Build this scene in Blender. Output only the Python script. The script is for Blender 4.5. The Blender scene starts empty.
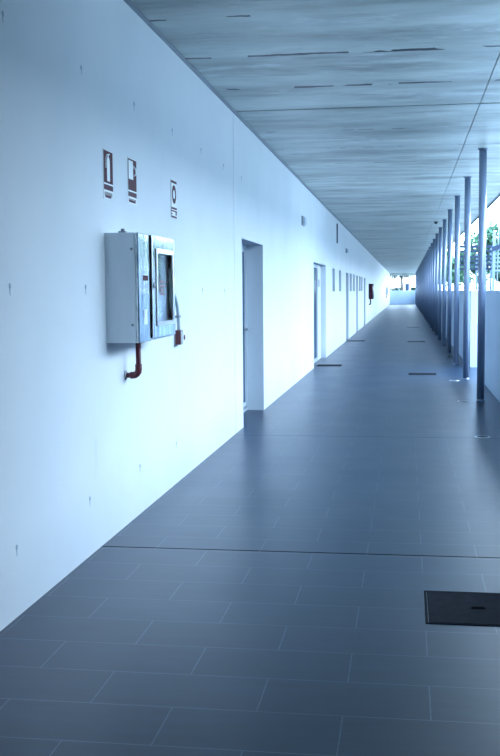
import bpy, bmesh, math, random
from mathutils import Vector, Matrix
random.seed(7)
S = bpy.context.scene
C = S.collection
XW = -1.734          # face of the long left wall
H = 3.276            # ceiling height
END = 112.0          # far end of the walkway
XL = 1.20            # inner face of the low wall on the right
PH = 1.45            # low wall height
EYE = 1.46

# ------------------------------------------------------------------ helpers
class MB:
    def __init__(s): s.bm = bmesh.new()
    def box(s, x0, x1, y0, y1, z0, z1):
        v = [s.bm.verts.new((x, y, z)) for x in (x0, x1) for y in (y0, y1) for z in (z0, z1)]
        for f in ((0,1,3,2),(4,6,7,5),(0,4,5,1),(2,3,7,6),(0,2,6,4),(1,5,7,3)):
            s.bm.faces.new([v[i] for i in f])
        return s
    def tube(s, pts, r, n=16, cap=True):
        pts = [Vector(p) for p in pts]
        rs = r if isinstance(r, (list, tuple)) else [r]*len(pts)
        rings = []
        ref = None
        for i, p in enumerate(pts):
            if i == 0: t = pts[1]-p
            elif i == len(pts)-1: t = p-pts[i-1]
            else: t = (pts[i+1]-p).normalized()+(p-pts[i-1]).normalized()
            t.normalize()
            if ref is None:
                ref = Vector((0,0,1)) if abs(t.z) < .9 else Vector((1,0,0))
            a = (ref - t*ref.dot(t)).normalized(); ref = a
            b = t.cross(a)
            rings.append([s.bm.verts.new(p+rs[i]*(a*math.cos(2*math.pi*k/n)+b*math.sin(2*math.pi*k/n))) for k in range(n)])
        for A, B in zip(rings, rings[1:]):
            for k in range(n):
                f = s.bm.faces.new((A[k], A[(k+1)%n], B[(k+1)%n], B[k])); f.smooth = True
        if cap:
            s.bm.faces.new(rings[0][::-1]); s.bm.faces.new(rings[-1])
        return s
    def lathe(s, prof, c, axis='z', n=32, smooth=True):
        """prof: list of (radius, height) along axis from centre c"""
        c = Vector(c); rings = []
        for r, h in prof:
            ring = []
            for k in range(n):
                a = 2*math.pi*k/n
                u, v = r*math.cos(a), r*math.sin(a)
                o = (u, v, h) if axis == 'z' else ((h, u, v) if axis == 'x' else (v, h, u))
                ring.append(s.bm.verts.new(c+Vector(o)))
            rings.append(ring)
        for A, B in zip(rings, rings[1:]):
            for k in range(n):
                f = s.bm.faces.new((A[k], A[(k+1)%n], B[(k+1)%n], B[k])); f.smooth = smooth
        s.bm.faces.new(rings[0][::-1]); s.bm.faces.new(rings[-1])
        return s
    def prism(s, poly, axis, a, b):
        """polygon (2D) extruded between a and b along axis x: poly in (y,z)"""
        def P(u, v, w): return {'x': (w, u, v), 'y': (u, w, v), 'z': (u, v, w)}[axis]
        A = [s.bm.verts.new(P(u, v, a)) for u, v in poly]
        B = [s.bm.verts.new(P(u, v, b)) for u, v in poly]
        s.bm.faces.new(A[::-1]); s.bm.faces.new(B)
        n = len(poly)
        for i in range(n): s.bm.faces.new((A[i], A[(i+1)%n], B[(i+1)%n], B[i]))
        return s
    def leaf(s, p, size, rnd):
        d = Vector((rnd.gauss(0,1), rnd.gauss(0,1), rnd.gauss(0,1))).normalized()
        e = d.cross(Vector((rnd.gauss(0,1), rnd.gauss(0,1), rnd.gauss(0,1)))).normalized()
        p = Vector(p)
        q = [p-d*size, p+e*size*.45, p+d*size, p-e*size*.45]
        s.bm.faces.new([s.bm.verts.new(x) for x in q])
    def build(s, name, mat, parent=None, bevel=0, recalc=True):
        if recalc: bmesh.ops.recalc_face_normals(s.bm, faces=s.bm.faces)
        if parent is not None:
            root = parent
            while root.parent: root = root.parent
            bmesh.ops.translate(s.bm, verts=s.bm.verts, vec=-root.location)
        me = bpy.data.meshes.new(name); s.bm.to_mesh(me); s.bm.free()
        o = bpy.data.objects.new(name, me); C.objects.link(o)
        me.materials.append(mat)
        if parent is not None: o.parent = parent
        if bevel:
            m = o.modifiers.new('bevel', 'BEVEL'); m.width = bevel; m.segments = 2; m.limit_method = 'ANGLE'
        return o

def thing(name, label, cat, loc, group=None):
    o = bpy.data.objects.new(name, None); C.objects.link(o)
    o.location = loc; o.empty_display_size = .1
    o['label'] = label; o['category'] = cat
    if group: o['group'] = group
    return o
def struct(o, label=None, cat=None):
    o['kind'] = 'structure'
    if label: o['label'] = label
    if cat: o['category'] = cat
    return o
def sroot(name, loc, label, cat):
    o = bpy.data.objects.new(name, None); C.objects.link(o); o.location = loc; o.empty_display_size = .1
    return struct(o, label, cat)
def dup(root, loc):
    def cp(o, parent):
        c = o.copy(); C.objects.link(c); c.parent = parent
        for ch in list(o.children): cp(ch, c)
        return c
    r = cp(root, None); r.location = loc
    return r

# ------------------------------------------------------------------ materials
def mat(name, col, rough=.5, metal=0, spec=.5, **kw):
    m = bpy.data.materials.new(name); m.use_nodes = True
    b = m.node_tree.nodes['Principled BSDF']
    b.inputs['Base Color'].default_value = (*col, 1); b.inputs['Roughness'].default_value = rough
    b.inputs['Metallic'].default_value = metal; b.inputs['Specular IOR Level'].default_value = spec
    for k, v in kw.items(): b.inputs[k].default_value = v
    return m
class NT:
    def __init__(s, m): s.t = m.node_tree; s.b = s.t.nodes['Principled BSDF']
    def n(s, typ, **props):
        nd = s.t.nodes.new(typ)
        for k, v in props.items(): setattr(nd, k, v)
        return nd
    def l(s, a, b): s.t.links.new(a, b)
    def coords(s, scale=(1,1,1), loc=(0,0,0)):
        g = s.n('ShaderNodeNewGeometry'); mp = s.n('ShaderNodeMapping')
        mp.inputs['Scale'].default_value = scale; mp.inputs['Location'].default_value = loc
        s.l(g.outputs['Position'], mp.inputs['Vector']); return mp.outputs['Vector']
    def ramp(s, fac, stops):
        r = s.n('ShaderNodeValToRGB'); e = r.color_ramp.elements
        e[0].position, e[0].color = stops[0][0], (*stops[0][1], 1)
        e[1].position, e[1].color = stops[-1][0], (*stops[-1][1], 1)
        for p, c in stops[1:-1]:
            x = e.new(p); x.color = (*c, 1)
        s.l(fac, r.inputs['Fac']); return r.outputs['Color']
    def noise(s, vec, scale, detail=4, rough=.55):
        n = s.n('ShaderNodeTexNoise'); n.inputs['Scale'].default_value = scale
        n.inputs['Detail'].default_value = detail; n.inputs['Roughness'].default_value = rough
        s.l(vec, n.inputs['Vector']); return n.outputs['Fac']
    def math(s, op, a, b=None, clamp=False):
        n = s.n('ShaderNodeMath', operation=op); n.use_clamp = clamp
        for i, v in enumerate((a, b)):
            if v is None: continue
            if isinstance(v, (int, float)): n.inputs[i].default_value = v
            else: s.l(v, n.inputs[i])
        return n.outputs[0]
    def mix(s, fac, a, b, blend='MIX'):
        n = s.n('ShaderNodeMix', data_type='RGBA', blend_type=blend)
        for i, v in ((0, fac), (6, a), (7, b)):
            if isinstance(v, (int, float)): n.inputs[i].default_value = v
            elif isinstance(v, tuple): n.inputs[i].default_value = (*v, 1)
            else: s.l(v, n.inputs[i])
        return n.outputs[2]
    def bump(s, h, strength, dist=.01):
        b = s.n('ShaderNodeBump'); b.inputs['Strength'].default_value = strength; b.inputs['Distance'].default_value = dist
        s.l(h, b.inputs['Height']); s.l(b.outputs['Normal'], s.b.inputs['Normal'])

# white painted concrete
M = {}
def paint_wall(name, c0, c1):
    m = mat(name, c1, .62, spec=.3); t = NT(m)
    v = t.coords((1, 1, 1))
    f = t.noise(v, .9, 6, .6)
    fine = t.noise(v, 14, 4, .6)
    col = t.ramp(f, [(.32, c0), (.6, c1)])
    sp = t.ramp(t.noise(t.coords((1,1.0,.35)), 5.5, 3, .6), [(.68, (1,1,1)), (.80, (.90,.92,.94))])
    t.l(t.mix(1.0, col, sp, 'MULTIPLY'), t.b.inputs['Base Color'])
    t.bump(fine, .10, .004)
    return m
M['wall'] = paint_wall('white_painted_concrete', (.78,.82,.85), (.83,.86,.88))
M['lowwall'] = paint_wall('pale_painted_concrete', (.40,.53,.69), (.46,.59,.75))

# dark slate floor tiles, 0.6 x 0.316 m in half bond
def floor_mat():
    m = mat('slate_blue_tile', (.06,.08,.11), .3, spec=.5); t = NT(m)
    v = t.coords((1,1,1), (.21+.3, -3.198+3.16, 0))
    br = t.n('ShaderNodeTexBrick'); br.offset = .5; br.offset_frequency = 2; br.squash = 1
    i = br.inputs
    i['Scale'].default_value = 1; i['Brick Width'].default_value = .6; i['Row Height'].default_value = .316
    i['Mortar Size'].default_value = .0028; i['Mortar Smooth'].default_value = .2; i['Bias'].default_value = 0
    i['Color1'].default_value = (.006,.026,.064,1); i['Color2'].default_value = (.009,.032,.075,1)
    i['Mortar'].default_value = (.065,.105,.165,1)
    t.l(v, i['Vector'])
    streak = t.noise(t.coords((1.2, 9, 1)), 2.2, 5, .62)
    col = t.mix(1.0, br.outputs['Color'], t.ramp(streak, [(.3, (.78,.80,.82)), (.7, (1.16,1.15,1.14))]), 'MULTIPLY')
    sep = t.n('ShaderNodeSeparateXYZ'); g = t.n('ShaderNodeNewGeometry'); t.l(g.outputs['Position'], sep.inputs[0])
    spc = .5
    for y0, jw in ((5.765, .008), (10.50, .005)):          # movement joints
        d = t.math('LESS_THAN', t.math('ABSOLUTE', t.math('SUBTRACT', sep.outputs[1], y0)), jw)
        col = t.mix(d, col, (.004,.006,.010)); spc = t.math('MULTIPLY', t.math('SUBTRACT', 1.0, d), spc)
    t.l(col, t.b.inputs['Base Color']); t.l(spc, t.b.inputs['Specular IOR Level'])
    big = t.noise(t.coords((1,.7,1)), 1.6, 4, .6)
    r = t.n('ShaderNodeMapRange'); r.inputs['To Min'].default_value = .285; r.inputs['To Max'].default_value = .37
    t.l(big, r.inputs['Value']); t.l(r.outputs[0], t.b.inputs['Roughness'])
    h = t.math('ADD', t.math('MULTIPLY', br.outputs['Fac'], -1.0), t.math('MULTIPLY', t.noise(t.coords((1,1,1)), 30, 3), .25))
    t.bump(h, .15, .003)
    return m
M['floor'] = floor_mat()

# board-marked raw concrete ceiling
def ceiling_mat():
    m = mat('raw_concrete_soffit', (.25,.29,.30), .4); t = NT(m)
    g = t.n('ShaderNodeNewGeometry'); sep = t.n('ShaderNodeSeparateXYZ'); t.l(g.outputs['Position'], sep.inputs[0])
    x, y = sep.outputs[0], sep.outputs[1]
    cloud = t.noise(t.coords((.55,1.6,1)), 1.1, 6, .62)
    col = t.ramp(cloud, [(.3, (.24,.27,.26)), (.5, (.43,.48,.46)), (.72, (.60,.66,.63))])
    boards = t.noise(t.coords((.10, 2.6, 1)), 1.0, 4, .6)
    col = t.mix(1.0, col, t.ramp(boards, [(.34, (.84,.85,.87)), (.5, (1,1,1)), (.7, (1.10,1.10,1.09))]), 'MULTIPLY')
    patch = t.noise(t.coords((1.0, 2.6, 1), (3.1,1.7,0)), 1.1, 8, .72)
    col = t.mix(t.math('MULTIPLY', t.ramp(patch, [(.56, (0,0,0)), (.66, (1,1,1))]), .8), col, (.62,.67,.67))
    drk = t.noise(t.coords((.7, 2.4, 1), (9.1,4.7,0)), 1.0, 7, .68)
    col = t.mix(t.math('MULTIPLY', t.ramp(drk, [(.53, (0,0,0)), (.66, (1,1,1))]), .6), col, (.17,.19,.20))
    wob = t.math('MULTIPLY', t.math('SUBTRACT', t.noise(t.coords((1,.2,1)), 3.0, 3, .6), .5), .10)
    yw = t.math('ADD', y, wob)
    thick = t.noise(t.coords((1,.2,1), (4,0,0)), 4.5, 2, .5)
    for y0, th, w in ((8.21, .48, .017), (9.50, .52, .016), (7.03, .60, .010), (12.1, .6, .008), (13.6, .55, .008), (15.2,.6,.008), (17.3,.56,.008)):
        d = t.math('LESS_THAN', t.math('ABSOLUTE', t.math('SUBTRACT', yw, y0)), t.math('MULTIPLY', thick, w*3.6))
        off = t.noise(t.coords((1.9, 1.3, 1), (y0*3.7, 0, 0)), 1.2, 2, .5)
        d = t.math('MULTIPLY', d, t.math('GREATER_THAN', off, th-.04))
        col = t.mix(d, col, (.022,.028,.036))
    t.l(col, t.b.inputs['Base Color'])
    rr = t.n('ShaderNodeMapRange'); rr.inputs['To Min'].default_value = .30; rr.inputs['To Max'].default_value = .55
    t.l(boards, rr.inputs['Value']); t.l(rr.outputs[0], t.b.inputs['Roughness'])
    t.bump(t.math('ADD', boards, t.math('MULTIPLY', cloud, .6)), .22, .012)
    return m
M['ceiling'] = ceiling_mat()
M['joint'] = mat('dark_joint', (.03,.04,.05), .8)
def var(name, c0, c1, rough, metal=0, scale=(1,1,1), s=6, spec=.5, bump=0):
    m = mat(name, c1, rough, metal, spec); t = NT(m)
    f = t.noise(t.coords(scale), s, 5, .6)
    t.l(t.ramp(f, [(.35, c0), (.65, c1)]), t.b.inputs['Base Color'])
    if bump: t.bump(f, bump, .004)
    return m
M['post'] = var('blue_grey_steel_paint', (.12,.175,.28), (.145,.205,.32), .34, 0, (1,1,.3), 5)
M['post'].node_tree.nodes['Principled BSDF'].inputs['Coat Weight'].default_value = 1
M['post'].node_tree.nodes['Principled BSDF'].inputs['Coat Roughness'].default_value = .16
M['brushed'] = var('brushed_stainless_steel', (.74,.82,.88), (.79,.86,.91), .42, .25, (2,2,.3), 5)
M['mirror'] = var('steel_painted_reflections', (.24,.29,.32), (.80,.85,.86), .09, 1, (4,4,1.3), 4.0, bump=.22)  # dark and light mottling painted into the steel in place of busy reflections
M['trimsteel'] = mat('bright_steel_edge', (.86,.89,.9), .28, .7)
M['dull'] = mat('dull_zinc', (.30,.34,.38), .5, .6)
M['glass'] = mat('clear_glass', (.92,.97,.97), .03, **{'Transmission Weight': 1.0, 'IOR': 1.45})
M['doorglass'] = mat('tinted_door_glass', (.05,.095,.17), .25, 0, .03)
M['alu'] = var('grey_painted_aluminium', (.50,.57,.63), (.56,.62,.68), .45, .2, (1,1,.3), 4)
M['reveal'] = var('grey_door_lining', (.56,.63,.69), (.61,.68,.74), .5, 0, (1,1,.4), 3)
M['leaf_white'] = var('white_door_laminate', (.78,.81,.83), (.82,.85,.87), .5, 0, (1,1,.4), 2)
M['red'] = var('fire_red_paint', (.115,.018,.030), (.15,.025,.036), .38, 0, (1,1,1), 9)
M['signred'] = mat('faded_sign_red', (.085,.014,.028), .6, spec=.15)
M['signwhite'] = mat('sign_white', (.84,.87,.88), .4)
M['signline'] = mat('sign_print', (.10,.03,.05), .6, spec=.15)
M['black'] = mat('black_plastic', (.02,.024,.03), .45)
M['hose'] = mat('grey_conduit', (.36,.45,.52), .42)
M['rubber'] = mat('hose_rubber', (.34,.40,.40), .6)
M['iron'] = var('cast_iron_cover', (.004,.006,.014), (.009,.012,.024), .8, .0, (1,1,1), 18, .12, .2)
M['tie'] = mat('tie_hole_plug', (.40,.48,.56), .7)
M['paving'] = var('pale_concrete_paving', (.20,.22,.21), (.28,.30,.29), .85, 0, (1,1,1), .6)
M['bark'] = var('bark', (.05,.05,.045), (.10,.09,.08), .85, 0, (2,2,.4), 6)
def leafmat(name, c0, c1):
    m = mat(name, c1, .55, spec=.3); t = NT(m)
    t.l(t.ramp(t.noise(t.coords(), 1.4, 3), [(.35, c0), (.65, c1)]), t.b.inputs['Base Color'])
    return m
M['leafA'] = leafmat('mid_green_leaves', (.025,.085,.055), (.06,.16,.095))
M['leafB'] = leafmat('pale_green_leaves', (.05,.14,.085), (.11,.24,.14))
M['leafC'] = leafmat('deep_green_leaves', (.012,.04,.03), (.03,.085,.055))
M['fence'] = mat('grey_fence_steel', (.09,.13,.19), .45, .1)
M['stair'] = mat('pale_galvanised_steel', (.15,.22,.32), .4, .3)
M['stairdark'] = mat('dark_stringer_steel', (.02,.036,.07), .6, .0, .2)
M['neigh'] = var('grey_render', (.16,.19,.22), (.22,.25,.28), .7, 0, (1,1,1), .8)
BX_ = 12.9
M['bouncepath'] = var('pale_bounce_paving', (.58,.60,.60), (.66,.68,.68), .8, 0, (1,1,1), .9)
M['maroon'] = mat('dark_maroon_enamel', (.038,.010,.020), .6, spec=.12)
M['pit'] = mat('dark_recess', (.003,.004,.006), .9, spec=.05)
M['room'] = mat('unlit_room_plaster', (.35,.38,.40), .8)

# ------------------------------------------------------------------ setting
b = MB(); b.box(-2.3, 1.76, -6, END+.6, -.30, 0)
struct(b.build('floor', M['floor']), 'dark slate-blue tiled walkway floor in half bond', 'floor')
g = MB(); g.box(-60, 90, -60, 260, -.6, -.31)
g.box(1.76, 90, -60, 260, -.32, -.02)
struct(g.build('ground', M['paving']), 'pale paving outside the walkway', 'ground')

b = MB(); b.box(1.76, BX_, 16.4, 20.9, -.018, .0)
struct(b.build('trim_4', M['bouncepath']), 'added pale paving bouncing light in at the gap in the low wall', 'path')  # added pale paving, throws daylight through the gap onto the floor
# left wall: openings (y0, y1, z0, z1, depth)
doors = [(11.10, 12.76, 0, 2.035, .20), (19.85, 22.90, 0, 2.02, .10), (30.66, 32.0, 0, 2.005, .12), (36.95, 38.2, 0, 2.005, .12), (43.6, 45.3, 0, 2.0, .12)]
wins = [(25.0, 25.85), (27.4, 28.35), (32.65, 33.85), (34.7, 35.9), (39.15, 40.4), (41.05, 42.2)]
ops = [(d[0], d[1], d[2], d[3]) for d in doors] + [(a, c, 1.44, 2.01) for a, c in wins]
joints = [10.60, 23.60]
cuts = sorted(set([-6, END] + [v for o in ops for v in o[:2]] + [j-.010 for j in joints] + [j+.010 for j in joints]))
b = MB()
T = .32
for y0, y1 in zip(cuts, cuts[1:]):
    mid = (y0+y1)/2
    xf = XW-.012 if any(abs(mid-j) < .008 for j in joints) else XW
    op = [o for o in ops if o[0] < mid < o[1]]
    if not op: b.box(XW-T, xf, y0, y1, 0, H)
    else:
        o = op[0]
        if o[2] > 0: b.box(XW-T, xf, y0, y1, 0, o[2])
        b.box(XW-T, xf, y0, y1, o[3], H)
wl = struct(b.build('wall_left', M['wall']), 'long white painted concrete wall', 'wall')
for k, z in [(k, 2.667) for k in range(0, 7)] + [(0,1.493),(1,1.493),(4,1.48),(5,1.477)] + [(0,.318),(1,.32),(2,.318),(3,.31)]:
    y = 4.447+1.111*k; s = 1.0
    t = MB(); t.lathe([(.013*s, -.002), (.013*s, .0012), (.006, .0018)], (XW, y, z), 'x', 12)
    t.prism([(y-.007, z), (y-.004, z-.032), (y+.002, z-.045), (y+.004, z-.02), (y+.007, z)], 'x', XW-.002, XW+.0008)
    t.build('tie_hole', M['tie'], wl)
# rooms behind the openings
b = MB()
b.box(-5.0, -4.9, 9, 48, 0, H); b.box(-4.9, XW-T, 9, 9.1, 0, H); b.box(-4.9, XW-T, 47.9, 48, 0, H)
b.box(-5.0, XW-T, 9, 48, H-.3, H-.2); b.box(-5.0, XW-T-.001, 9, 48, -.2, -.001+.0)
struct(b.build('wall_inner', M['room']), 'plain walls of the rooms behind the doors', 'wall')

def lining(name, o, depth, par):
    y0, y1, z0, z1 = o; th = .012
    l = MB()
    xa, xb = XW-depth-.03, XW+.002
    l.box(xa, xb, y0, y0+th, z0, z1); l.box(xa, xb, y1-th, y1, z0, z1); l.box(xa, xb, y0+th, y1-th, z1-th, z1)
    if z0 > 0: l.box(xa, xb, y0+th, y1-th, z0, z0+th)
    return l.build(name, M['reveal'], par)
def frame_mb(x0, x1, y0, y1, z0, z1, w):
    l = MB(); l.box(x0, x1, y0, y0+w, z0, z1); l.box(x0, x1, y1-w, y1, z0, z1)
    l.box(x0, x1, y0+w, y1-w, z1-w, z1); l.box(x0, x1, y0+w, y1-w, z0, z0+w); return l

dl = ['near glazed door set deep in the white wall', 'wide double door with one white leaf, middle of the left wall',
      'narrow glazed door before the first pair of far windows', 'narrow glazed door between two pairs of far windows', 'last glazed door before the red cabinet']
for i, (y0, y1, z0, z1, d) in enumerate(doors):
    r = sroot('door_%d' % (i+1), (XW-d, (y0+y1)/2, 0), dl[i], 'door')
    lining('door_lining', (y0, y1, z0, z1), d, r)
    x0, x1 = XW-d-.05, XW-d
    a, c = y0+.012, y1-.012
    if i == 1:
        m0 = 21.98
        frame_mb(x0, x1, a, m0, .005, z1-.014, .07).build('glazed_leaf_frame', M['alu'], r)
        MB().box(x0+.02, x0+.028, a+.07, m0-.07, .075, z1-.084).build('pane', M['doorglass'], r)
        wlf = MB().box(x0+.005, x1-.005, m0, c, .005, z1-.014).build('white_leaf', M['leaf_white'], r)
        MB().box(x1-.006, x1, 22.2, 22.42, 1.55, 1.70).build('sign_plate', M['dull'], wlf)
    else:
        w = .03
        frame_mb(x0, x1, a, c, .005, z1-.014, w).build('frame', M['alu'], r)
        lf = frame_mb(x0+.008, x1-.010, a+w, c-w, .06, z1-.014-w, .05).build('leaf_frame', M['alu'], r)
        MB().box(x0+.02, x0+.028, a+w+.05, c-w-.05, .11, z1-.064-w).build('pane', M['doorglass'], lf)
        hy = c-w-.025
        h = MB(); h.tube([(x1-.012, hy, 1.0), (x1+.03, hy, 1.0), (x1+.03, hy-.11, 1.0)], .009, 10)
        h.build('handle', M['trimsteel'], lf)
for i, (y0, y1) in enumerate(wins):
    r = sroot('window_%d' % (i+1), (XW-.1, (y0+y1)/2, 1.44), ['first','second','third','fourth','fifth','sixth'][i]+' small high window along the white wall', 'window')
    lining('window_lining', (y0, y1, 1.44, 2.01), .11, r)
    frame_mb(XW-.15, XW-.11, y0+.012, y1-.012, 1.452, 1.998, .05).build('window_frame', M['alu'], r)
    MB().box(XW-.135, XW-.127, y0+.062, y1-.062, 1.502, 1.948).build('pane', M['doorglass'], r)

# low wall to the right, with its gap to the outside
GA, GB = 17.0, 20.2
NEAR = 4.9             # up to here an added full-height wall darkens the walkway
b = MB(); b.box(XL, XL+.2, -6, NEAR, 0, H)
struct(b.build('wall_right_added', M['neigh']), 'added full-height grey wall darkening the near walkway, right of the viewpoint', 'wall')  # added unseen wall, keeps sky light off the near walkway
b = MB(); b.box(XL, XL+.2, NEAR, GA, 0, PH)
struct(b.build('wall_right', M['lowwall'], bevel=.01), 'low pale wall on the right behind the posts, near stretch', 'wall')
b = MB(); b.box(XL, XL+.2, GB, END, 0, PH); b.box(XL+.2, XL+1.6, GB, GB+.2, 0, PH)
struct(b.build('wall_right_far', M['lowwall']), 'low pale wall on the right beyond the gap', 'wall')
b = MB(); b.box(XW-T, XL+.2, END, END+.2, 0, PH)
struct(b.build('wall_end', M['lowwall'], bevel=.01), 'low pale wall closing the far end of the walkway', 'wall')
b = MB(); b.box(XW-T, 1.75, -6.2, -6, 0, H)
struct(b.build('wall_back_added', M['neigh']), 'added grey wall darkening the near walkway, behind the viewpoint', 'wall')  # added unseen wall, closes off light from behind

# concrete soffit: panels split by open joints
b = MB()
ys = [-6.2, 10.66, 28.0, 46.0, 64.0, 82.0, 100.0, END+.3]
xs = [-2.3, .705, 1.75]
gp, gy = .004, .036
for y0, y1 in zip(ys, ys[1:]):
    for x0, x1 in zip(xs, xs[1:]):
        b.box(x0+(gp if x0 > -2 else 0), x1-(gp if x1 < 1.7 else 0), y0+gy, y1-gy, H, H+.06)
b.box(-2.3, 1.75, -6.2, END+.3, H+.06, H+.34)
ce = struct(b.build('ceiling', M['ceiling']), 'raw board-marked concrete ceiling with open joints', 'ceiling')
b = MB(); b.box(1.75, 1.775, -6.2, END+.3, H-.035, H+.36)
struct(b.build('trim_1', M['fence']), 'dark metal drip edge along the roof', 'trim')
b = MB(); b.box(XW, XW+.022, -6, END, H-.02, H)
struct(b.build('trim_2', M['dull']), 'thin grey seal where white wall meets ceiling', 'trim')
b = MB(); b.box(-2.3, 1.75, END, END+.25, H-.28, H)
struct(b.build('trim_3', M['ceiling']), 'concrete edge beam over the far opening', 'trim')

# ------------------------------------------------------------------ posts
PX, PY0, PS = .97, 14.0, 3.43
ordn = ['first','second','third','fourth','fifth','sixth','seventh','eighth','ninth','tenth','eleventh','twelfth','thirteenth','fourteenth','fifteenth','sixteenth','seventeenth','eighteenth','nineteenth','twentieth','twenty-first','twenty-second','twenty-third','twenty-fourth','twenty-fifth','twenty-sixth','twenty-seventh','twenty-eighth','twenty-ninth']
post = thing('steel_post', '', 'post', (PX, PY0, 0), 'slim steel posts along the low wall')
MB().tube([(PX, PY0, .0), (PX, PY0, H)], .049, 28).build('shaft', M['post'], post)
bc = MB().lathe([(.062, .0), (.062, .010), (.0502, .012), (.0502, .03)], (PX, PY0, .0005), 'z', 28).build('base_collar', M['post'], post)
MB().lathe([(.0505, -.016), (.066, -.012), (.066, -.001)], (PX, PY0, H), 'z', 28).build('top_plate', M['post'], post)
posts = []
n = int((END-1.5-PY0)/PS)+1
for k in range(n):
    o = post if k == 0 else dup(post, (PX, PY0+PS*k, 0))
    if k == 0: o['label'] = 'slim blue-grey steel post nearest the camera, full floor-to-ceiling height'
    elif k == n-1: o['label'] = 'slim blue-grey steel post farthest off, last before the end wall'
    else: o['label'] = 'slim blue-grey steel post, %s from the camera along the low wall' % ordn[k]
    posts.append(o)

# ------------------------------------------------------------------ floor fittings
def uplight(x, y, label):
    r = thing('floor_uplight', label, 'floor light', (x, y, 0), 'round floor lights beside the posts')
    m = MB(); m.lathe([(.078, 0), (.078, .003), (.072, .006), (.058, .006), (.056, .002), (.0, .002)][:5], (x, y, 0), 'z', 32)
    m.build('rim', M['trimsteel'], r)
    MB().lathe([(.0555, .001), (.0555, .0065), (.03, .0072)], (x, y, 0), 'z', 28).build('lens', M['black'], r)
for args in ((.755, 10.57, 'round bright-rimmed floor light nearest the camera, before the first post'),
             (.745, 13.95, 'round bright-rimmed floor light on the left of the first post'),
             (.775, 17.2, 'round bright-rimmed floor light on the left of the second post')):
    uplight(*args)

def drain(x0, x1, y, label, w=.20):
    r = thing('floor_drain', label, 'drain', ((x0+x1)/2, y, 0), 'slotted floor drains')
    m = MB(); m.box(x0, x1, y-w/2, y-w/2+.02, 0, .006); m.box(x0, x1, y+w/2-.02, y+w/2, 0, .006)
    m.box(x0, x0+.02, y-w/2+.02, y+w/2-.02, 0, .006); m.box(x1-.02, x1, y-w/2+.02, y+w/2-.02, 0, .006)
    m.build('frame', M['iron'], r)
    m = MB(); nb = 16
    m.box(x0+.02, x1-.02, y-w/2+.02, y+w/2-.02, 0, .001)
    for k in range(nb):
        xx = x0+.02+(x1-x0-.04)*(k+.25)/nb; m.box(xx, xx+(x1-x0-.04)/nb*.5, y-w/2+.02, y+w/2-.02, .001, .005)
    m.build('grate', M['iron'], r)
drain(-1.725, -1.25, 20.56, 'dark slotted floor drain in front of the wide double door', .42)
drain(.045, .52, 18.5, 'dark slotted floor drain nearest the camera, out in the middle of the floor', .42)
drain(-1.69, -1.19, 30.69, 'dark slotted floor drain at the white wall, beyond the double door', .42)
drain(.04, .53, 30.2, 'dark slotted floor drain mid-floor, second of the three out from the wall', .42)
drain(.02, .50, 42.0, 'faint slotted floor drain farthest off, mid-floor', .34)

r = thing('access_cover', 'square black iron access cover let into the tiles, near right', 'hatch', (.34, 4.82, 0))
x0, x1, y0, y1 = .09, .60, 4.565, 5.075
fm = frame_mb(0, .004, 0, 1, 0, 1, .1); fm.bm.free()
m = MB(); w = .012
m.box(x0, x1, y0, y0+w, 0, .003); m.box(x0, x1, y1-w, y1, 0, .003); m.box(x0, x0+w, y0+w, y1-w, 0, .003); m.box(x1-w, x1, y0+w, y1-w, 0, .003)
m.build('frame', M['iron'], r)
m = MB(); m.box(x0+w+.003, x1-w-.003, y0+w+.003, y1-w-.003, 0, .004)
lid = m.build('lid', M['iron'], r, bevel=.0015)
m = MB(); m.box(.30, .365, 4.797, 4.803, .0042, .0062); m.box(.30, .365, 4.823, 4.829, .0042, .0062)
m.box(.30, .306, 4.803, 4.823, .0042, .0062); m.box(.359, .365, 4.803, 4.823, .0042, .0062)
m.box(.306, .359, 4.803, 4.823, .0040, .0045)
m.build('lifting_slot', M['pit'], lid)

# ------------------------------------------------------------------ fire hose cabinet
CX0, CX1 = XW, -1.534
CY0, CY1, CZ0, CZ1 = 5.94, 6.87, 1.166, 1.806
cab = thing('fire_hose_cabinet', 'stainless steel fire hose cabinet with glazed door on the white wall, near camera', 'fire cabinet', (XW, (CY0+CY1)/2, CZ0))
th = .012
m = MB(); fx = CX1-.022
m.box(CX0, CX0+th, CY0, CY1, CZ0, CZ1)
m.box(CX0+th, fx, CY0, CY0+th, CZ0, CZ1); m.box(CX0+th, fx, CY1-th, CY1, CZ0, CZ1)
m.box(CX0+th, fx, CY0+th, CY1-th, CZ0, CZ0+th); m.box(CX0+th, fx, CY0+th, CY1-th, CZ1-th, CZ1)
DY = 6.225                      # where the two doors meet
m.box(CX0+th, fx-.01, DY-.006, DY+.006, CZ0+th, CZ1-th)
m.build('body', M['brushed'], cab)
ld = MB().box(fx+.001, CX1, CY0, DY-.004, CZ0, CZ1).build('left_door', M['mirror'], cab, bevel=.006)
ld['label'] = 'narrow polished blank door'
MB().box(CX1, CX1+.0015, 6.05, 6.13, 1.27, 1.36).build('sticker', M['brushed'], ld)
MB().box(CX1, CX1+.0015, 6.04, 6.16, 1.53, 1.56).build('sticker', M['signred'], ld)
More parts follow.
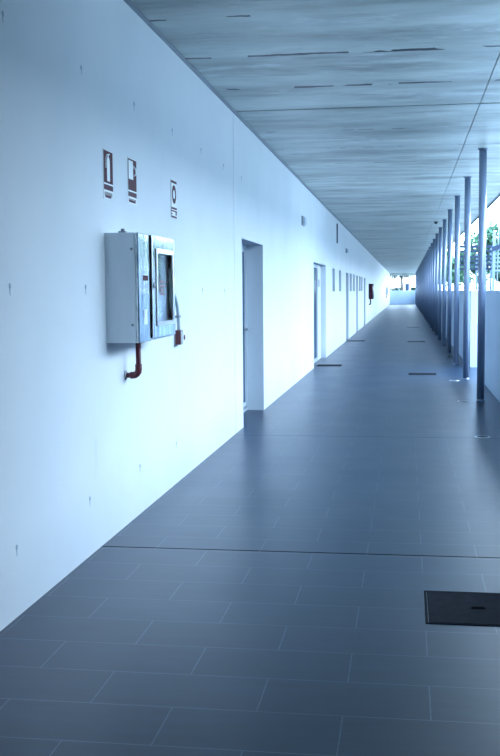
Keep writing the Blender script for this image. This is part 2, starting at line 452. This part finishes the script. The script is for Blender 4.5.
# glazed door: stainless rails round a pane
RZ0 = CZ0+.016
gy0, gy1, gz0, gz1 = 6.365, 6.80, 1.272, 1.708
m = MB(); dx0, dx1 = fx+.001, CX1+.006
m.box(dx0, dx1, DY+.004, gy0, RZ0, CZ1); m.box(dx0, dx1, gy1, CY1, RZ0, CZ1)
m.box(dx0, dx1, gy0, gy1, RZ0, gz0); m.box(dx0, dx1, gy0, gy1, gz1, CZ1)
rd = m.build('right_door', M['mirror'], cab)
rd['label'] = 'wide polished door with a window'
f = MB(); w = .022
f.box(dx1-.004, dx1+.006, gy0-w, gy0+.006, gz0-w, gz1+w); f.box(dx1-.004, dx1+.006, gy1-.006, gy1+w, gz0-w, gz1+w)
f.box(dx1-.004, dx1+.006, gy0+.006, gy1-.006, gz1-.006, gz1+w); f.box(dx1-.004, dx1+.006, gy0+.006, gy1-.006, gz0-w, gz0+.006)
f.build('window_bead', M['trimsteel'], rd)
MB().box(dx0+.006, dx0+.010, gy0+.001, gy1-.001, gz0+.001, gz1-.001).build('pane', M['glass'], rd)
s = MB(); px = dx0+.0102
for zz, a, c in ((1.520, 6.52, 6.63), (1.492, 6.50, 6.65), (1.464, 6.53, 6.62), (1.44, 6.52, 6.64)):
    s.box(px, px+.001, a, c, zz, zz+.015)
s.build('warning_print', M['red'], rd)
lk = MB().lathe([(.016, 0), (.016, .008), (.010, .012)], (dx1, DY+.045, 1.5), 'x', 20).build('lock', M['dull'], rd)
e = MB(); e.box(dx1, dx1+.004, DY+.006, DY+.022, RZ0+.01, CZ1-.01)
e.build('door_edge', M['trimsteel'], rd)
# hose reel inside
rc = (CX1-.092, 6.58, 1.49)
reel = MB().lathe([(.19, -.05), (.205, -.046), (.205, -.04), (.06, -.035), (.06, .035), (.205, .04), (.205, .046), (.19, .05)], rc, 'x', 40).build('hose_reel', M['red'], cab)
hz = MB()
for k in range(6):
    hz.tube([(rc[0]-.03+.0125*k, rc[1]+.155*math.cos(a*math.pi/16), rc[2]+.155*math.sin(a*math.pi/16)) for a in range(33)], .0062, 8)
for rr in (.10, .12, .14, .16, .18):
    hz.tube([(rc[0]+.056, rc[1]+rr*math.cos(a*math.pi/16), rc[2]+rr*math.sin(a*math.pi/16)) for a in range(33)], .008, 8)
hz.build('hose', M['rubber'], reel)
for zz in (1.711, 1.271):
    MB().tube([(CX1-.040, CY0-.0035, zz), (CX1-.040, CY0+.002, zz)], .008, 12).build('screw', M['dull'], cab)
t = MB(); t.box(-1.675, -1.635, 6.03, 6.08, CZ1, CZ1+.014); t.lathe([(.012, 0), (.012, .012), (.006, .016)], (-1.655, 6.055, CZ1+.014), 'z', 16)
t.build('top_bracket', M['dull'], cab)
pyy = 6.345
pts = [(-1.648, pyy, CZ0+.004), (-1.648, pyy, 1.0)]
for k in range(0, 9):
    a = k/8*math.pi/2; pts.append((-1.648-.04+.04*math.cos(a), pyy, .985-.04*math.sin(a)))
pts.append((XW+.003, pyy, .945))
pp = MB().tube(pts, .0165, 18).build('inlet_pipe', M['red'], cab)
el = MB(); el.tube([(-1.648, pyy, 1.015), (-1.648, pyy, .985), (-1.651, pyy, .966), (-1.660, pyy, .954), (-1.672, pyy, .9465), (-1.69, pyy, .945), (-1.70, pyy, .945)], .0215, 18)
el.build('pipe_elbow', M['red'], pp)
MB().lathe([(.030, 0), (.030, .006), (.02, .010)], (XW, pyy, .945), 'x', 20).build('wall_flange', M['dull'], pp)

# alarm call point with its conduit
cy, cz = 7.80, 1.118
cp = thing('fire_alarm_call_point', 'small red break-glass alarm box on the wall right of the steel cabinet', 'alarm button', (XW, cy, cz))
MB().box(XW, XW+.050, cy-.045, cy+.05, cz-.055, cz+.055).build('housing', M['red'], cp, bevel=.004)
MB().box(XW-.0, XW+.008, cy-.05, cy+.052, cz-.07, cz+.05).build('back_plate', M['dull'], cp)
fp = MB().box(XW+.0505, XW+.068, cy-.043, cy+.048, cz-.052, cz+.052).build('front_plate', M['signwhite'], cp, bevel=.003)
MB().lathe([(.02, 0), (.02, .004), (.012, .006)], (XW+.068, cy, cz), 'x', 20).build('button', M['red'], fp)
c0 = XW+.027
pts = [(c0, CY1-.012, 1.475), (c0, 7.05, 1.475)]
R_ = .20
ye = 7.79
cp_pts = [(c0, CY1+.001, 1.475), (c0, 7.3, 1.475), (c0, 7.50, 1.468)]
for k in range(0, 9):
    a = k/8*math.pi/2; cp_pts.append((c0, ye-.26+.26*math.sin(a), 1.21+.255*math.cos(a)))
cp_pts.append((c0, ye, cz+.054))
MB().tube(cp_pts, .0125, 12).build('conduit', M['hose'], cp)
sd = MB(); sd.box(XW, c0+.013, ye-.03, ye+.03, 1.268, 1.284); sd.build('conduit_clip', M['dull'], cp)

# ------------------------------------------------------------------ wall signs
def sign(label, y0, y1, z0, z1, zt, kind):
    r = thing('safety_sign', label, 'sign', (XW, (y0+y1)/2, z0), 'fire safety signs above the cabinet')
    x = XW
    MB().box(x, x+.003, y0, y1, z0, z1).build('plate', M['signwhite'], r)
    w = y1-y0; cyy = (y0+y1)/2
    X0, X1 = x+.003, x+.0038
    if kind in ('extinguisher', 'hose'):
        MB().box(X0, X1, y0+.006, y1-.006, zt, z1-.006).build('red_panel', M['signred'], r)
        p = MB(); Z0, Z1 = X1, X1+.0008
        zb = zt+.012
        if kind == 'extinguisher':
            hh = (z1-zt)
            p.prism([(cyy-.028, zb), (cyy+.028, zb), (cyy+.030, zb+.012), (cyy+.030, zb+hh*.62), (cyy+.022, zb+hh*.70), (cyy+.010, zb+hh*.735), (cyy+.010, zb+hh*.79), (cyy+.036, zb+hh*.82), (cyy+.034, zb+hh*.85), (cyy-.014, zb+hh*.82), (cyy-.012, zb+hh*.735), (cyy-.022, zb+hh*.70), (cyy-.030, zb+hh*.62), (cyy-.030, zb+.012)], 'x', Z0, Z1)
            p.tube([(Z1, cyy-.010, zb+hh*.80), (Z1, cyy-.038, zb+hh*.78), (Z1, cyy-.054, zb+hh*.66), (Z1, cyy-.056, zb+hh*.38)], .004, 6)
        else:
            p.box(Z0, Z1, y0+.016, cyy+.018, zt+(z1-zt)*.34, z1-.016)
            p.tube([(Z1, cyy+.02, z1-.045), (Z1, y1-.035, z1-.06), (Z1, y1-.028, zt+(z1-zt)*.55), (Z1, cyy+.035, zt+(z1-zt)*.48)], .006, 6)
        p.build('pictogram', M['signwhite'], r)
        q = MB()
        q.box(X0, X1, y0+.006, y1-.006, zt-.040, zt-.010)
        zz = zt-.052
        for k in range(7):                       # line of small capitals, unreadable at this distance
            yy = y0+.018+k*(w-.036)/7
            q.box(X0, X1, yy, yy+.012, zz-.022, zz)
        q.box(X0, X1, y0+.03, y1-.05, z0+.010, z0+.024)
        q.build('caption', M['signline'], r)
    else:
        q = MB()
        q.box(X0, X1, y0+.004, y1-.004, z1-.026, z1-.008)
        q.box(X0, X1, y0+.004, y0+.016, z0+.01, z1-.026)
        q.build('border', M['signline'], r)
        k = MB(); cc = (X0, cyy+.008, (zt+z1)/2-.008); R1, R2, nn = .070, .034, 32
        vs = []
        for rr in (R1, R2):
            vs.append([(cc[1]+rr*math.cos(2*math.pi*i/nn), cc[2]+rr*math.sin(2*math.pi*i/nn)) for i in range(nn)])
        for i in range(nn):
            j = (i+1) % nn
            k.prism([vs[0][i], vs[0][j], vs[1][j], vs[1][i]], 'x', X0, X1)
        k.build('ring', M['signred'], r)
        q = MB()
        q.box(X0, X1, y0+.02, y1-.004, zt-.018, zt-.004)
        q.box(X0, X1, y0+.02, y1-.004, zt-.036, zt-.026)
        q.box(X0, X1, y0+.02, y0+.06, z0+.03, zt-.05); q.box(X0, X1, y1-.05, y1-.01, z0+.028, z0+.06)
        q.box(X0, X1, y0+.02, y1-.01, z0+.006, z0+.020)
        q.build('caption', M['signline'], r)
sign('dark red fire sign with white extinguisher picture, leftmost of the three', 5.935, 6.135, 2.003, 2.290, 2.098, 'extinguisher')
sign('dark red fire sign with pale hose panel, between the other two', 6.475, 6.690, 2.020, 2.308, 2.106, 'hose')
sign('white fire sign with a red ring, smallest and rightmost of the three', 7.690, 7.895, 2.010, 2.300, 2.098, 'ring')

# ------------------------------------------------------------------ fittings farther along the wall
def bulkhead(y0, y1, z0, z1, label):
    r = thing('wall_lamp', label, 'wall light', (XW, (y0+y1)/2, z0), 'small boxes high on the white wall')
    MB().box(XW, XW+.025, y0, y1, z0, z1).build('base', M['dull'], r, bevel=.004)
    MB().box(XW+.025, XW+.06, y0+.02, y1-.02, z0+.015, z1-.015).build('diffuser', M['alu'], r, bevel=.01)
bulkhead(17.55, 17.90, 2.56, 2.71, 'small grey box light high on the wall between near door and double door')
bulkhead(30.45, 30.85, 2.55, 2.68, 'small grey box light high on the wall above the far windows')
r = thing('banner_bracket', 'thin dark vertical blade fixed high on the wall under the ceiling', 'bracket', (XW, 26.5, 2.65))
MB().box(XW, XW+.006, 26.44, 26.56, 2.66, 3.12).build('back_plate', M['dull'], r)
MB().box(XW+.006, XW+.030, 26.47, 26.53, 2.65, 3.14).build('blade', M['stairdark'], r)

def red_cabinet(y0, y1, z0, z1, label, body, mname):
    r = thing('hose_cabinet', label, 'fire cabinet', (XW, (y0+y1)/2, z0))
    x1 = XW+.20
    MB().box(XW+.0006, x1-.02, y0, y1, z0, z1).build('body', body, r)
    d = frame_mb(x1-.019, x1, y0+.004, y1-.004, z0+.004, z1-.004, .08).build('door', body, r)
    MB().box(x1-.014, x1-.009, y0+.084, y1-.084, z0+.084, z1-.084).build('pane', M['doorglass'], d)
    p = MB().tube([(XW+.085, y0+.12, z0+.004), (XW+.085, y0+.12, z0-.20), (XW+.06, y0+.12, z0-.248), (XW+.03, y0+.12, z0-.25), (XW+.006, y0+.12, z0-.25)], .03, 12)
    p.build('inlet_pipe', M['maroon'], r)
red_cabinet(49.2, 50.6, 1.07, 1.78, 'dark maroon hose cabinet hung far down the white wall', M['maroon'], 'red')
red_cabinet(90.0, 91.6, 1.10, 1.75, 'tiny pale hose cabinet near the far end of the white wall', M['alu'], 'alu')

r = thing('security_camera', 'small dark dome camera on the ceiling joint above the posts', 'camera', (.765, 28.35, H))
MB().lathe([(.05, -.02), (.06, -.015), (.06, .002)], (.765, 28.35, H), 'z', 28).build('base', M['dull'], r)
MB().lathe([(.01, -.078), (.030, -.070), (.044, -.050), (.048, -.03), (.048, -.02)], (.765, 28.35, H), 'z', 28).build('dome', M['black'], r)

# ------------------------------------------------------------------ outside
def tree(x, y, hgt, rad, n, leafm, label, size=.16, trunk=.12, name='tree', cat='tree', zmin=.35, z0=-.02, group=None):
    rnd = random.Random(hash((round(x*10), round(y*10))) & 0xffff)
    r = thing(name, label, cat, (x, y, z0), group)
    t = MB(); tp = hgt*.72
    t.tube([(x, y, z0), (x+.05, y, tp*.35), (x-.04, y+.03, tp*.7), (x, y, tp)], [trunk*1.25, trunk, trunk*.75, trunk*.4], 12)
    for k in range(5):
        a = k*1.257+rnd.random(); zz = hgt*(zmin+.06*k)
        t.tube([(x, y, zz), (x+rad*.35*math.cos(a), y+rad*.35*math.sin(a), zz+rad*.35), (x+rad*.65*math.cos(a), y+rad*.65*math.sin(a), zz+rad*.75)], [trunk*.5, trunk*.33, trunk*.12], 8)
    t.build('trunk', M['bark'], r)
    f = MB()
    blobs = [(x+rnd.uniform(-.6,.6)*rad, y+rnd.uniform(-.6,.6)*rad, hgt*zmin+(hgt*(1-zmin))*rnd.uniform(.25,.85), rad*rnd.uniform(.35,.6)) for _ in range(11)]
    for k in range(n):
        bx, by, bz, br = rnd.choice(blobs)
        d = Vector((rnd.gauss(0,1), rnd.gauss(0,1), rnd.gauss(0,.8))).normalized()*br*rnd.uniform(.45,1.0)
        f.leaf((bx+d.x, by+d.y, max(z0+.05, bz+d.z)), size*rnd.uniform(.7,1.3), rnd)
    f.build('foliage', leafm, r, recalc=False)
    return r
tree(3.9, 56, 4.8, 1.5, 2200, M['leafA'], 'bushy green tree behind the slatted fence, seen between first and second posts', .15)
tree(5.9, 60, 4.3, 1.4, 1800, M['leafC'], 'dark green tree at the right picture edge behind the steel stair', .15)
tree(2.9, 64, 3.9, 1.1, 1500, M['leafB'], 'pale green low tree behind the fence, left of the second post', .14)
tree(2.7, 78, 4.3, 1.0, 1400, M['leafA'], 'green tree beyond the fence, between third and fourth posts', .15)
tree(8.2, 88, 5.2, 1.9, 1600, M['leafB'], 'broad pale tree standing farthest right outside', .18)

# slatted fence
fy = 40.0
r = thing('slatted_fence', 'grey steel slatted fence outside, behind the low wall', 'fence', (2.6, fy, -.02))
fx0, fx1 = 1.85, 3.12
m = MB()
for k, z in enumerate((3.06, 2.90, 2.70, 2.55, 2.40, 2.25)):
    m.box(fx0, fx1, fy-.02, fy+.02, z-.05, z+.05-(0 if k < 1 else .02))
m.build('slat_panel', M['stairdark'], r)
for x in (1.87, 2.30, 2.58, 2.72, 2.92, 3.10):
    MB().box(x-.035, x+.035, fy+.022, fy+.09, -.02, 3.10 if x in (1.87, 3.10) else 2.78).build('post', M['stair'], r)
for z in (1.50, .30): MB().box(fx0, fx1, fy-.015, fy+.015, z, z+.06).build('lower_rail', M['stair'], r)

# steel stair / access tower
sy = 39.0
r = thing('steel_staircase', 'pale steel stair frame with dark sloping stringer, far right outside', 'staircase', (3.4, sy, -.02))
m = MB(); m.prism([(3.05, 2.84), (3.30, 2.92), (3.62, 3.18), (4.6, 3.75), (4.6, 3.93), (3.62, 3.38), (3.28, 3.08), (3.05, 3.00)], 'y', sy-.06, sy+.0)
m.build('stringer', M['stairdark'], r)
for a, c, zt, w in ((3.10, 3.14, 3.55, .10), (3.22, 3.30, 4.1, .04), (3.62, 3.40, 4.25, .07), (3.55, 3.55, 2.2, .13)):
    m = MB(); m.prism([(a-w/2, -.02), (a+w/2, -.02), (c+w/2, zt), (c-w/2, zt)], 'y', sy+.01, sy+.10)
    m.build('upright', M['stair'], r)
m = MB()
for k in range(6):
    z = 2.12+.15*k; m.box(3.12, 3.56, sy+.10, sy+.16, z, z+.075)
m.build('tread_panel', M['stair'], r)
m = MB(); m.prism([(3.3, 1.66), (3.9, 1.40), (3.9, 1.46), (3.3, 1.72)], 'y', sy-.01, sy+.03); m.box(3.05, 4.6, sy-.01, sy+.03, 2.12, 2.18)
m.build('rail', M['stair'], r)

# added unseen wing across the yard, blocks low sky and feeds steel reflections
BX = 13.0
r = thing('sky_blocker_building', 'added grey block across the yard, shading the walkway from low sky', 'building', (BX+3, 35, -.02))
m = MB(); m.box(BX, BX+6, -12, 82, -.02, 5.0); m.build('wall', M['neigh'], r)
m = MB(); m.box(BX-.5, BX+6.4, -12.4, 82.4, 5.0, 5.4); m.build('roof_slab', M['ceiling'], r)
for k in range(17):
    y = -9+k*5.4
    wd = frame_mb(BX-.03, BX, y, y+2.6, 1.0, 3.0, .08).build('window', M['alu'], r)
    MB().box(BX-.014, BX-.006, y+.08, y+2.52, 1.08, 2.92).build('pane', M['doorglass'], wd)
for k in (0, 1, 4, 5, 6):  # added unseen tree row to block low sky, left open beside the gap
    y = 3+k*6.1
    tree(6.2+(k%2)*1.2, y, 3.6+.4*(k%3), 1.15, 700, M[('leafA','leafC','leafB')[k%3]], '%s added yard tree shading the walkway from low sky, counted from the camera' % ordn[k if k < 2 else k-2], .17, group='added yard trees shading the walkway')

# at the far end
tree(-.52, END+6, 6.5, 2.2, 1500, M['leafC'], 'dark trunked tree standing behind the far end wall', .22, .19, zmin=.46)
r = thing('utility_box', 'grey box standing behind the far end wall beside the tree', 'cabinet', (.08, END+5, -.02))
MB().box(-.16, .32, END+4.8, END+5.2, -.02, 2.12).build('body', M['stairdark'], r)
MB().box(-.20, .36, END+4.75, END+5.25, 2.12, 2.20).build('lid', M['stairdark'], r)
def hedge(x0, x1, y, h, label):
    rnd = random.Random(int(x0*10)+90)
    r = thing('hedge', label, 'hedge', ((x0+x1)/2, y, -.02), 'low dark hedges behind the end wall')
    f = MB()
    for k in range(1100): f.leaf((rnd.uniform(x0, x1), y+rnd.uniform(-.3,.3), rnd.uniform(.0, h)), .11, rnd)
    f.build('foliage', M['leafC'], r, recalc=False)
    st = MB()
    for k in range(4): st.tube([(x0+(x1-x0)*(k+.5)/4, y, -.02), (x0+(x1-x0)*(k+.5)/4, y, h*.8)], .02, 8)
    st.build('stems', M['bark'], r)
hedge(-1.75, -.55, END+2.2, 1.80, 'low dark hedge left of the tree behind the end wall')
hedge(.45, .95, END+2.2, 1.78, 'short dark hedge right of the grey box behind the end wall')
r = thing('hanging_vine', 'green vine hanging from the beam over the far opening', 'vine', (-.3, END+.4, 3.0))
rnd = random.Random(5); f = MB()
for k in range(600):
    x = rnd.choice([rnd.gauss(-1.3,.16), rnd.gauss(-.45,.35), rnd.gauss(.15,.3), rnd.uniform(-1.7,1.1)])
    f.leaf((x, END+.35+rnd.uniform(-.06,.06), 3.02-abs(rnd.gauss(0,.19))), .08, rnd)
f.build('leaves', M['leafC'], r, recalc=False)
MB().tube([(-1.7, END+.35, 3.03), (-.9, END+.36, 3.0), (0, END+.34, 3.03), (1.1, END+.36, 3.01)], .012, 8).build('stem', M['bark'], r)

# ------------------------------------------------------------------ light
w = bpy.data.worlds.new('overcast'); S.world = w; w.use_nodes = True
nt = w.node_tree; bg = nt.nodes['Background']
tc = nt.nodes.new('ShaderNodeTexCoord'); sp = nt.nodes.new('ShaderNodeSeparateXYZ'); rp = nt.nodes.new('ShaderNodeValToRGB')
nt.links.new(tc.outputs['Generated'], sp.inputs[0]); nt.links.new(sp.outputs[2], rp.inputs['Fac'])
e = rp.color_ramp.elements
e[0].position = 0; e[0].color = (.60,.80,1,1); e[1].position = 1; e[1].color = (.50,.72,1,1)
nt.links.new(rp.outputs['Color'], bg.inputs['Color'])
bg.inputs['Strength'].default_value = 8.0

# ------------------------------------------------------------------ camera
B0 = (.989, .005, -.147)
f = 1048.62; vx, vy, al = 406.331, 290.384, .00465812
Y = Vector(((vx-250)/f, (vy-378)/f, 1)).normalized()
X = Vector((math.cos(al), math.sin(al), -(Y.x*math.cos(al)+Y.y*math.sin(al))/Y.z)).normalized()
D = Y.cross(X)
if D.y < 0: D = -D
right = Vector((X.x, Y.x, -D.x)); up = -Vector((X.y, Y.y, -D.y)); fwd = Vector((X.z, Y.z, -D.z))
cam = bpy.data.cameras.new('camera'); co = bpy.data.objects.new('camera', cam); C.objects.link(co)
Rm = Matrix((right, up, -fwd)).transposed().to_4x4()
co.matrix_world = Matrix.Translation((0, 0, EYE)) @ Rm
cam.sensor_fit = 'VERTICAL'; cam.sensor_height = 36; cam.lens = f*36/756
cam.clip_start = .05; cam.clip_end = 600
S.camera = co
S.view_settings.view_transform = 'Standard'; S.view_settings.look = 'None'
S.view_settings.gamma = 1; S.view_settings.use_curve_mapping = False
S.view_settings.exposure = .76
